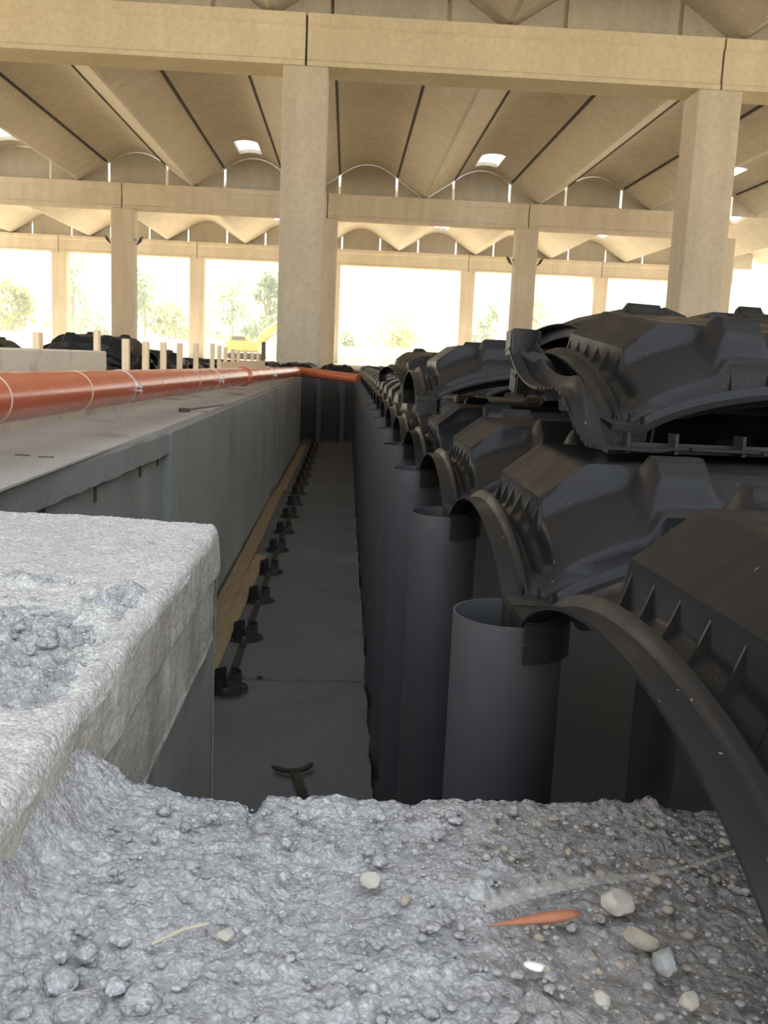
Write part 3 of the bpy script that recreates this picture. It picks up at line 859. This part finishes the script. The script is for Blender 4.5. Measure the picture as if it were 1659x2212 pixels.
def grid_mod(ix, ky, label, group=None, near=True, z=ZTUBE):
    global first
    o = proto if first else copy_tree(proto)
    first = False
    place(o, (PX + (ix + .5) * P, PY + (ky + .5) * P, z))
    tag(o, label, 'formwork module', group or 'black formwork modules on the tubes')
    return o
GL = {(0, -1): 'large nearest black plastic formwork module, lower right, overhanging the rubble ledge',
      (0, 0): 'second nearest black formwork module, spanning the two nearest tubes',
      (0, 1): 'third black formwork module along the trench, under the left edge of the tipped one',
      (0, 2): 'fourth black formwork module along the trench edge'}
far_me = None
def far_proto():
    """light one-mesh copy for modules too far away to show parts"""
    sh = shell_mesh(40)
    vs = [tuple(v.co) for v in sh.data.vertices]; fs = [tuple(p.vertices) for p in sh.data.polygons]
    m = MB().add(vs, fs)
    for c in CORN:
        sx = 1 if c[0] < 0 else -1; sy = 1 if c[1] < 0 else -1
        f = foot_mb(*c); m.add(f.v, f.f)
    bpy.data.objects.remove(sh)
    o = m.build('formwork_module', M['black']); auto_smooth(o, 40)
    return o
farp = far_proto(); far_first = True
def far_mod(x, y, z, label, group, rot=(0, 0, 0)):
    global far_first
    if far_first: o = farp; far_first = False
    else:
        o = farp.copy(); COL.objects.link(o)
    place(o, (x, y, z), rot)
    tag(o, label, 'formwork module', group)
    return o
m1 = grid_mod(0, -1, GL[(0, -1)])
# the nearest module pivots about the first tube, its free end pushed right and up on the ledge
m1.matrix_basis = Matrix.Translation((PX, PY, ZTUBE)) @ Euler((R(-.9), 0, R(.9))).to_matrix().to_4x4() @ Matrix.Translation((P / 2, -P / 2, 0))
for ky in range(0, 4):
    grid_mod(0, ky, GL.get((0, ky), 'fifth black formwork module along the trench edge'))
COLW = ['first', 'second', 'third', 'fourth', 'fifth', 'sixth']
NUMW = ['first', 'second', 'third', 'fourth', 'fifth', 'sixth', 'seventh', 'eighth', 'ninth', 'tenth', 'eleventh', 'twelfth', 'thirteenth', 'fourteenth', 'fifteenth', 'sixteenth',
        'seventeenth', 'eighteenth', 'nineteenth', 'twentieth', 'twenty-first']
grid_mod(1, 0, 'black formwork module beside the second nearest one, at the right picture edge')
grid_mod(1, 1, 'black formwork module in the shade right under the stacked loose ones')
grid_mod(1, 2, 'black formwork module behind the stacked loose ones, second row')
far_mod(PX + 1.5 * P, PY - .5 * P, ZTUBE, 'added black formwork module right of the large nearest one', 'modules added off to the right to shade the pit')  # this one and the next two columns added to keep light out of the pit
for ix in (2, 3):
    for ky in range(-1, 4):
        far_mod(PX + (ix + .5) * P, PY + (ky + .5) * P, ZTUBE, '%s added black formwork module from the ledge in the %s row from the trench' % (NUMW[ky + 1], COLW[ix]), 'modules added off to the right to shade the pit')
for ky in range(4, 20):
    for ix in range(0, max(2, min(6, int(.40 * ky + .2)))):
        if ix == 0: far_mod(PX + (ix + .5) * P, PY + (ky + .5) * P, ZTUBE, '%s black formwork module along the trench edge, counted from the ledge' % NUMW[ky + 1], 'far modules at the trench edge')
        else: far_mod(PX + (ix + .5) * P, PY + (ky + .5) * P, ZTUBE, '%s added black formwork module from the ledge in the %s row from the trench' % (NUMW[ky + 1], COLW[ix]), 'field of modules on the right')
for iy in range(4):
    for ix in range(-5, 7):
        far_mod(PX + (ix + .5) * P, 13.75 + iy * P, -.235, '%s black formwork module from the left in the %s row across the trench end' % (NUMW[ix + 5], COLW[iy]), 'modules across the trench end')
for iy in range(0, 14):
    for ix in range(0, 3):
        far_mod(-1.47 - ix * P, 4.6 + iy * P, ZT + .036, '%s black formwork module back in the %s row left of the wooden stakes' % (NUMW[iy], COLW[ix]), 'modules left of the stakes')

# loose modules ----------------------------------------------------
def torn_cut(X, Y):
    j = .004 * vnoise(X, Y, X * 0, .012, 7) + .005 * vnoise(X, Y, X * 0, .04, 8)
    return (Y < -.165 + j) | ((Y + .165 + j) < (X - .262) * 5.5)
def torn_warp(X, Y, Z):
    w = ss(-.03, -.15, Y)
    Z2 = Z * (1 - w) + (T_ - .004 + .004 * vnoise(X, Y, X * 0, .05, 17)) * w
    return X, Y, Z2
def torn_module():
    """flipped over its Y axis: local +x is the left side in the picture, the inside faces up"""
    t = empty('formwork_module')
    sh = shell_mesh(136, torn_cut, warp=torn_warp); sh.parent = t
    for i in (2, 3): auto_smooth(foot_mb(*CORN[i]).build('corner_foot', M['edge'], t), 30)
    # long ribs running down the inside of the standing leg
    for k, off in enumerate((-.030, .0, .026)):
        m = MB(); v = []; n = 14
        for i in range(n + 1):
            q = .045 + .20 * i / n
            x = HALF - q * .72 + off * .7; y = HALF - q * .72 - off * .7
            x = min(x, HALF - .004); y = min(y, HALF - .004)
            z = float(shell_height(np.array([x]), np.array([y]))[0]) - .003
            h = .016 * (1 - .5 * i / n)
            v += [(x - .0014, y + .0014, z + .002), (x + .0014, y - .0014, z + .002), (x + .0014, y - .0014, z - h), (x - .0014, y + .0014, z - h)]
        f = [(a, a + 1, a + 5, a + 4) for a in range(0, 4 * n, 4)] + [(a + 1, a + 2, a + 6, a + 5) for a in range(0, 4 * n, 4)] + [(a + 2, a + 3, a + 7, a + 6) for a in range(0, 4 * n, 4)] + [(a + 3, a, a + 4, a + 7) for a in range(0, 4 * n, 4)] + [(0, 3, 2, 1), (4 * n, 4 * n + 1, 4 * n + 2, 4 * n + 3)]
        m.add(v, f).build('inner_rib', M['edge'], t)
    zt = T_ - .0035
    for x, l in ((.222, .018), (.165, .026), (.085, .028), (-.02, .026), (-.12, .026)):
        MB().box(x - .002, x + .002, -.160, -.160 + l, zt - .022, zt + .002).build('inner_rib', M['edge'], t)
    MB().box(-.20, .235, -.139, -.136, zt - .010, zt + .002).build('inner_rib', M['edge'], t)
    return t
t = torn_module()
place(t, (.552, 1.225, .033), (2, 180, 0))
tag(t, 'torn black formwork module lying upside down like a bowl on the others', 'formwork module', 'loose black modules')
def loose(loc, rot, label, near=True):
    if near: o = copy_tree(proto)
    else:
        o = farp.copy(); COL.objects.link(o)
    place(o, loc, rot); tag(o, label, 'formwork module', 'loose black modules')
    return o
loose((.615, 1.46, -.052), (6, 2, 3), 'loose black module sitting arched inside the torn upside-down one')
loose((.74, 2.24, -.045), (-3, 17, 10), 'tilted black module behind the torn one, its back sloping down to the right')
loose((1.17, 2.60, .03), (0, 2, -8), 'black module on top at the right edge behind the arched one')
loose((.46, 2.44, -.085), (0, 0, 0), 'loose black module farther back with a bright gap under its arch')
loose((.66, 3.5, -.10), (3, 0, 12), 'low loose black module in the pile in front of the wide bright opening', False)
loose((.95, 4.3, -.02), (-8, 8, 40), 'loose black module at the far top of the pile left of the tipped one', False)
loose((.50, 4.6, -.09), (4, 0, 10), 'loose black module at the left end of the distant pile', False)
# loose heap on the left, behind the stakes
loose((-1.48, 5.7, -.13), (0, 0, 3), 'lower module of the heap behind the nearest wooden stakes', False)
loose((-1.50, 5.75, -.06), (2, 2, -4), 'upper module of the heap behind the nearest wooden stakes', False)
loose((-1.52, 7.4, -.13), (0, 4, 5), 'module leaning behind the middle wooden stakes', False)
loose((-1.98, 5.0, -.11), (0, 0, 2), 'flat black module seen over the pale upstand, right one', False)
loose((-2.62, 5.3, -.115), (0, -3, -5), 'flat black module seen over the pale upstand, left one', False)

# ================================================================== TRENCH FLOOR THINGS
def make_cup():
    t = empty('cup_base')
    m = MB()
    # ring disc with spokes
    m.lathe([(.073, 0), (.073, .005), (.066, .005), (.066, 0)], 40)
    m.lathe([(.054, 0), (.054, .005), (.030, .005), (.030, 0)], 40)
    for k in range(8):
        a = R(45 * k); ca, sa = math.cos(a), math.sin(a)
        v = [(ca * r - sa * w, sa * r + ca * w, z) for z in (0, .005) for r, w in ((.05, -.003), (.07, -.003), (.07, .003), (.05, .003))]
        m.add(v, [(3, 2, 1, 0), (4, 5, 6, 7), (0, 1, 5, 4), (1, 2, 6, 5), (2, 3, 7, 6), (3, 0, 4, 7)])
    m.build('base_ring', M['cup'], t)
    for s in (0, 1):
        m = MB(); n = 16; v = []
        a0 = R(-80 + 180 * s); a1 = R(80 + 180 * s)
        aa = [a0 + (a1 - a0) * i / n for i in range(n + 1)]
        for r in (.050, .046):
            for z in (.004, .064): v += [(r * math.cos(q), r * math.sin(q), z) for q in aa]
        k = n + 1; f = []
        for i in range(n):
            f += [(i, i + 1, k + i + 1, k + i), (2 * k + i, 3 * k + i, 3 * k + i + 1, 2 * k + i + 1), (k + i, k + i + 1, 3 * k + i + 1, 3 * k + i), (i, 2 * k + i, 2 * k + i + 1, i + 1)]
        f += [(0, k, 3 * k, 2 * k), (n, 2 * k + n, 3 * k + n, k + n)]
        m.add(v, f).build('collar_half', M['cup'], t)
    return t
cup0 = make_cup()
CY0, CX0 = 3.12, -.376
for k in range(16):
    o = cup0 if k == 0 else copy_tree(cup0)
    o.location = (CX0, CY0 + k * .596, ZF + .002)
    lab = '%s black cup base on the trench floor' % ORD[k]
    tag(o, lab, 'cup base', 'cup bases along the trench floor')
    if k < 15:
        s = MB().box(-.014, .014, .06, .536, 0, .006, .001).build('connector_bar', M['cup'])
        s.location = (CX0, CY0 + k * .596, ZF + .003)
        tag(s, 'flat black connector bar behind the %s cup base' % (ORD[k]), 'connector bar', 'connector bars between cup bases')
def fork():
    m = MB(); pts = []; n = 14
    # curved claw
    v = []
    for i in range(n + 1):
        a = R(200 + 140 * i / n)
        w = .006 + .003 * math.sin(math.pi * i / n)
        for z in (0, .007):
            for r in (.058 - w, .058 + w): v.append((r * math.cos(a), .058 + r * math.sin(a), z))
    f = []
    for i in range(n):
        a = i * 4; b = a + 4
        f += [(a, a + 1, b + 1, b), (a + 2, b + 2, b + 3, a + 3), (a, b, b + 2, a + 2), (a + 1, a + 3, b + 3, b + 1)]
    f += [(0, 2, 3, 1), (n * 4, n * 4 + 1, n * 4 + 3, n * 4 + 2)]
    m.add(v, f)
    m.box(-.013, .013, -.46, .004, 0, .006, .001)
    t = empty('connector_fork', (-.105, 2.47, ZF + .002), R(12))
    m.build('fork_bar', M['cup'], t)
    tag(t, 'loose black connector bar with a forked end lying near the ledge', 'connector bar')
fork()
def board(x0, x1, y0, y1, z, th, label, rz=0.0, mat='wood'):
    o = MB().box(-(x1 - x0) / 2, (x1 - x0) / 2, -(y1 - y0) / 2, (y1 - y0) / 2, 0, th, .002).build('timber_board', M[mat])
    o.location = ((x0 + x1) / 2, (y0 + y1) / 2, z); o.rotation_euler.z = rz
    return tag(o, label, 'board', 'timber boards in the trench')
board(-.572, -.495, 3.0, 8.0, ZF + .003, .022, 'long pine board lying against the trench wall', R(.25))
board(-.495, -.430, 2.9, 5.28, ZF + .003, .018, 'shorter pine board beside the long one on the trench floor', R(-.3))
board(-.560, -.485, 8.03, 12.1, ZF + .003, .022, 'farthest pine board on the trench floor')
board(-.60, -.57, 7.5, 7.9, ZF + .003, .06, 'small dark offcut standing against the trench wall', 0, 'oldwood')
# rusty ties hanging below the cap of the left wall
for k, (y, l) in enumerate(((2.06, .055), (2.43, .05), (2.88, .04), (3.1, .03))):
    xw = -.588 - (3.16 - y) * .042 - .029
    o = MB().box(-.003, .004, -.004, .004, -l, .0).build('tie_wire_stub', M['rust']); o.location = (xw + .002, y, -.349)
    tag(o, '%s rusty stub hanging under the cap of the left wall' % ['leftmost', 'second from left', 'third from left', 'rightmost'][k], 'tie stub', 'rusty stubs on the left wall')

# ================================================================== ORANGE PIPE
def ppos(y): return Vector((-.775 + (y - 1.5) * .0170, y, -.118 - (y - 2.0) * .0068))
rp = .0565
def pipe_run(ya, yb, label, rings=()):
    a = ppos(ya); t = empty('drain_pipe', a)
    rel = lambda y: ppos(y) - a
    n = max(2, int((yb - ya) / .5))
    o = MB().tube([rel(ya + (yb - ya) * i / n) for i in range(n + 1)], rp, 48).build('pipe_body', M['orange'], t); auto_smooth(o, 50)
    s = MB().tube([rel(yb - .12), rel(yb - .115), rel(yb - .05), rel(yb - .045), rel(yb - .02), rel(yb)], [rp, rp + .006, rp + .006, rp + .010, rp + .010, rp + .006], 48).build('socket', M['orange'], t); auto_smooth(s, 50)
    for y in rings:
        q = MB().tube([rel(y - .0035), rel(y + .0035)], rp + .0008, 48).build('ring_mark', M['white_ring'], t); auto_smooth(q, 50)
    tag(t, label, 'pipe', 'orange drain pipe lengths')
pipe_run(.6, 6.35, 'long near length of orange drain pipe on the left terrace', (2.02, 2.62, 4.35))
pipe_run(6.35, 11.35, 'far length of orange drain pipe running to the trench end', (8.2,))
def cross_pipe():
    a = ppos(11.35); pts = [a, a + Vector((.004, .10, -.001)), a + Vector((.03, .16, -.002)), a + Vector((.09, .17, -.003))]
    t = empty('drain_pipe', a)
    e = MB().tube([p - a for p in pts], rp + .004, 32).build('elbow', M['orange'], t); auto_smooth(e, 50)
    b = Vector((.150, 10.70, -.222))
    o = MB().tube([pts[-1] - a, b - a], rp, 48).build('pipe_body', M['orange'], t); auto_smooth(o, 50)
    tag(t, 'orange drain pipe crossing the far end of the trench', 'pipe')
cross_pipe()
def clamp(y, label, bolt=True):
    c = ppos(y); t = empty('pipe_clamp', c)
    o = MB().tube([(0, -.009, 0), (0, .009, 0)], rp + .002, 40).build('clamp_band', M['zinc'], t); auto_smooth(o, 50)
    for s in (-1, 1): MB().tube([(s * (rp + .001), -.011, 0), (s * (rp + .001), .011, 0)], .0022, 6).build('band_edge', M['zinc'], t)
    m = MB().box(rp, rp + .022, -.010, .010, -.010, -.006).box(rp, rp + .022, -.010, .010, .004, .008)
    m.build('clamp_lug', M['zinc'], t)
    MB().tube([(rp + .014, 0, -.020), (rp + .014, 0, .016)], .0028, 8).build('clamp_bolt', M['zinc'], t)
    MB().tube([(0, 0, -rp - .002), (.0, 0, ZT + .0045 - c.z)], .0032, 8).build('threaded_rod', M['zinc'], t)
    tag(t, label, 'clamp', 'pipe clamps')
clamp(3.12, 'nearest zinc clamp with threaded rod holding the orange pipe')
clamp(4.95, 'second zinc clamp on the orange pipe')
clamp(8.0, 'third zinc clamp farther along the orange pipe')
clamp(1.6, 'zinc clamp at the left picture edge') if False else None

# stakes on the curb and upstand
st = [(4.30, .045), (4.72, .041), (5.17, .046), (5.67, .049), (6.28, .057), (7.04, .069), (7.42, .060), (7.79, .051), (8.29, .040), (8.71, .030), (9.31, .026), (9.99, .020), (10.6, .02)]
for i, (y, z) in enumerate(st):
    o = MB().box(-.016, .016, -.017, .017, -.136, z * 1.06, .002).build('wooden_stake', M['stake']); o.location = (-1.06, y * 1.06, 0)
    o.rotation_euler.x = R(random.uniform(-1, 1))
    tag(o, '%s upright wooden stake along the curb behind the pipe' % ORD[i], 'stake', 'wooden stakes along the curb')
for y, z, lab, w in ((3.13, .042, 'wooden batten sticking up at the left behind the pale upstand', .024), (3.86, .070, 'wooden batten at the right end of the pale upstand', .018)):
    o = MB().box(-.012, .012, -w, w, ZT + .003, z * 1.12, .002).build('wooden_stake', M['stake']); o.location = (-1.135, y * 1.12, 0)
    tag(o, lab, 'stake', 'battens on the upstand')
o = MB().box(-.025, .025, -.025, .025, ZT, .165, .003).build('wooden_post', M['oldwood']); o.location = (-1.06, 12.0, 0)
tag(o, 'dark taller post at the far end of the stakes', 'post')
o = MB().box(-.02, .02, -2.0, 2.0, 0, .065, .003).build('timber_board', M['stake']); o.location = (-1.05, 9.9, -.136)
tag(o, 'pale board on edge along the far part of the curb', 'board')

# litter on the terrace
def stick(p, l, rz, th, mat, label, name='wood_splinter', cat='splinter'):
    o = MB().box(-l / 2, l / 2, -th / 2, th / 2, 0, th * .8, th * .15).build(name, M[mat]); o.location = p; o.rotation_euler.z = rz
    return tag(o, label, cat)
stick((-.70, 4.10, ZT + .004), .05, .2, .022, 'rust', 'small dark rusty offcut on the terrace edge beside the far wall corner', 'metal_offcut', 'offcut')
stick((-.66, 4.5, ZT + .004), .5, R(80), .008, 'oldwood', 'thin wooden strip lying behind the rusty offcut')
stick((-.763, 2.23, ZT + .004), .035, -.1, .004, 'oldwood', 'left of two dark splinters on the terrace near the rubble block')
stick((-.701, 2.21, ZT + .004), .035, .1, .004, 'oldwood', 'right of two dark splinters on the terrace near the rubble block')

# ================================================================== STONES ON THE LEDGE
import bmesh
def stone(x, y, z, sx, sy, sz, mat, label, seed, rz=0.0, sub=3, sharp=.25, name='stone', cat='stone', group=None):
    bm = bmesh.new(); bmesh.ops.create_icosphere(bm, subdivisions=sub, radius=1.0)
    P_ = np.array([v.co for v in bm.verts])
    d = 1 + sharp * fbm(P_[:, 0], P_[:, 1], P_[:, 2], 1.1, 3, seed)
    rg = np.random.default_rng(seed)
    Q = P_ * d[:, None]
    for _ in range(6):      # chip flat facets
        n = rg.normal(size=3); n /= np.linalg.norm(n); c = rg.uniform(.6, .85)
        k = Q @ n; Q = Q - np.outer(np.maximum(0, k - c), n)
    for v, q in zip(bm.verts, Q): v.co = (q[0] * sx, q[1] * sy, q[2] * sz)
    me = bpy.data.meshes.new(name); bm.to_mesh(me); bm.free(); me.materials.append(M[mat])
    o = bpy.data.objects.new(name, me); COL.objects.link(o); o.location = (x, y, z); o.rotation_euler.z = rz
    auto_smooth(o, 28)
    if label: tag(o, label, cat, group)
    return o
ZL = -.296
stone(0.0252, 0.4874, ZL + .003, .0065, .006, .0055, 'stone_pale', 'pale angular pebble in the middle of the rubble ledge', 11)
stone(0.0436, 0.4723, ZL, .0035, .0035, .003, 'stone_tan', 'tiny tan pebble just right of the pale angular one', 12)
stone(0.095, 0.4994, ZL + .001, .0075, .005, .004, 'stone_grey', 'flat grey stone chip above the terracotta shard', 13)
stone(0.1608, 0.4642, ZL + .006, .0100, .0075, .0075, 'stone_pale', 'whitish faceted stone at the right end of the clear strip', 14)
stone(0.1651, 0.4359, ZL + .004, .0105, .007, .005, 'stone_tan', 'elongated tan stone right of the terracotta shard', 15, -.5)
stone(0.1706, 0.4176, ZL + .004, .0065, .009, .006, 'stone_grey', 'rough light grey stone below the elongated tan one', 16)
for i, (x, y, r, lab) in enumerate(((-.0845, .392, .0095, 'largest rounded mortar lump at the bottom left of the ledge'), (-.098, .401, .006, 'small mortar lump left of the largest one'),
        (-.137, .412, .0085, 'mortar lump beside the block foot at the lower left'), (-.126, .404, .0095, 'broad flat mortar lump at the lower left'), (-.112, .388, .012, 'wide mortar lump at the bottom picture edge'),
        (-.150, .398, .009, 'mortar lump at the lower left picture corner'), (-.118, .425, .006, 'small mortar lump above the broad flat one'), (-.105, .436, .005, 'little mortar lump in the dark crevice on the left'))):
    stone(x, y, ZL - .0015 - (.003 if r > .01 else 0), r, r * 1.05, r * .62, 'ledge', lab, 170 + i, i * .7, 4, .22, 'mortar_lump', 'mortar lump', 'mortar lumps on the ledge')
stone(-.0508, .4372, ZL + .001, .0045, .003, .0025, 'stone_pale', 'small pale chip right of the dry straw', 18)
stone(0.1737, 0.3907, ZL + .002, .0055, .005, .004, 'stone_pale', 'small pinkish-white pebble at the lower right of the ledge', 19)
stone(0.1044, 0.4144, ZL + .002, .006, .0035, .002, 'white_chip', 'bright white chip under the terracotta shard', 20, -.5)
stone(0.132, 0.392, ZL + .001, .0045, .004, .004, 'stone_pale', 'small pale pebble near the bottom picture edge', 22)
def shard():
    m = MB()
    a = Vector((.0868, .4463, ZL + .003)); b = Vector((.137, .4563, ZL + .005))
    pts = [a.lerp(b, i / 10) - a for i in range(11)]
    m.tube(pts, [.0004, .0009, .0016, .0023, .0029, .0034, .0038, .0040, .0039, .0034, .002], 10)
    v = [(x, y, z * .62) for x, y, z in m.v]; m.v = v
    o = m.build('terracotta_shard', M['terracotta'], None, True); o.location = a
    tag(o, 'orange pointed terracotta shard lying on the rubble ledge', 'shard')
shard()
def film():
    n = 30; V = []; F = []
    for i in range(n + 1):
        q = i / n
        c = Vector((.0862, .4622, ZL + .003)).lerp(Vector((.262, .519, ZL + .010)), q)
        c.z += .003 * math.sin(q * 7)
        w = .0035 + .002 * math.sin(q * 5 + 1)
        for k in range(7):
            a = math.pi * k / 6
            V.append((c.x, c.y + math.cos(a) * w, c.z + math.sin(a) * w * .7))
    F = [(i * 7 + k, i * 7 + k + 1, (i + 1) * 7 + k + 1, (i + 1) * 7 + k) for i in range(n) for k in range(6)]
    o = link_mesh('clear_plastic_strip', V, F, M['film'], None, True)
    tag(o, 'clear plastic strip running right from above the terracotta shard', 'plastic strip')
film()
o = MB().tube([(0, 0, 0), (.014, .011, .001), (.026, .018, .0)], [.0009, .0011, .0008], 6).build('dry_straw', M['straw']); o.location = (-.087, .426, ZL + .003)
tag(o, 'short pale straw lying on the left half of the ledge', 'straw')
# loose grit nobody could count
def grit(name, n, region, zf, smin, smax, mat, label, seed):
    rg = np.random.default_rng(seed); m = MB()
    base = [(1, 0, 0), (-1, 0, 0), (0, 1, 0), (0, -1, 0), (0, 0, 1), (0, 0, -1)]
    fc = [(0, 2, 4), (2, 1, 4), (1, 3, 4), (3, 0, 4), (2, 0, 5), (1, 2, 5), (3, 1, 5), (0, 3, 5)]
    for _ in range(n):
        x = rg.uniform(region[0], region[1]); y = rg.uniform(region[2], region[3]); s = smin + (smax - smin) * rg.random() ** 3
        a = rg.uniform(0, 6.28); ca, sa = math.cos(a), math.sin(a)
        sc = rg.uniform(.6, 1.3, 3)
        v = [((p[0] * ca - p[1] * sa) * s * sc[0] + x, (p[0] * sa + p[1] * ca) * s * sc[1] + y, p[2] * s * sc[2] * .7 + zf) for p in (np.array(base) + rg.uniform(-.25, .25, (6, 3)))]
        m.add(v, fc)
    o = m.build(name, M[mat]); tag(o, label, 'grit', None, 'stuff')
# added scatter volume imitating bloom in the far bay and beyond it
def haze():
    m = bpy.data.materials.new('bloom_haze'); m.use_nodes = True; nt = m.node_tree
    for n in list(nt.nodes):
        if n.type == 'BSDF_PRINCIPLED': nt.nodes.remove(n)
    v = nt.nodes.new('ShaderNodeVolumeScatter'); v.inputs['Color'].default_value = (1, .96, .88, 1); v.inputs['Density'].default_value = .0065; v.inputs['Anisotropy'].default_value = .35
    nt.links.new(v.outputs[0], nt.nodes['Material Output'].inputs['Volume'])
    o = MB().box(-34, 40, 33.2, 61, -.2, 5.9).build('haze', m)
    tag(o, 'added pale haze imitating bloom in the bright far bay', 'haze', None, 'stuff')
haze()

def lumps(name, n, region, zf, smin, smax, mat, label, seed, pw=2.5):
    rg = np.random.default_rng(seed); m = MB()
    bm = bmesh.new(); bmesh.ops.create_icosphere(bm, subdivisions=2, radius=1.0)
    base = np.array([v.co for v in bm.verts]); fc = [tuple(v.index for v in f.verts) for f in bm.faces]; bm.free()
    for _ in range(n):
        x = rg.uniform(region[0], region[1]); y = rg.uniform(region[2], region[3]); s = smin + (smax - smin) * rg.random() ** pw
        o3 = rg.uniform(0, 50, 3)
        d = 1 + .28 * fbm(base[:, 0] + o3[0], base[:, 1] + o3[1], base[:, 2] + o3[2], .9, 2, seed)
        q = base * d[:, None] * s * rg.uniform(.75, 1.25, 3) * np.array([1, 1, .62])
        m.add(q + np.array([x, y, zf]), fc)
    o = m.build(name, M[mat], None, True); tag(o, label, 'rubble', None, 'stuff')
lumps('crumbled_mortar', 420, (-.165, .30, .37, .585), ZL - .001, .0012, .0046, 'ledge', 'small rounded crumbs of mortar bedded in the rubble ledge', 31, 3)
lumps('crumbled_mortar', 170, (-.50, -.195, .66, .95), -.250, .003, .0105, 'ledge', 'crumbled lumps in the broken hollow on top of the left block', 33, 2)
lumps('loose_grit', 1100, (-.16, .34, .36, .578), ZL + .0002, .0006, .0026, 'stone_grey', 'loose grey grit scattered over the rubble ledge', 5, 3)
lumps('loose_grit', 200, (.10, .34, .36, .57), ZL + .0005, .0008, .0034, 'stone_tan', 'tan crumbs on the browner right end of the ledge', 6, 3)
lumps('loose_grit', 350, (-.50, -.19, .45, 1.25), -.2435, .0006, .0024, 'block', 'fine grit on top of the left block', 7, 3)
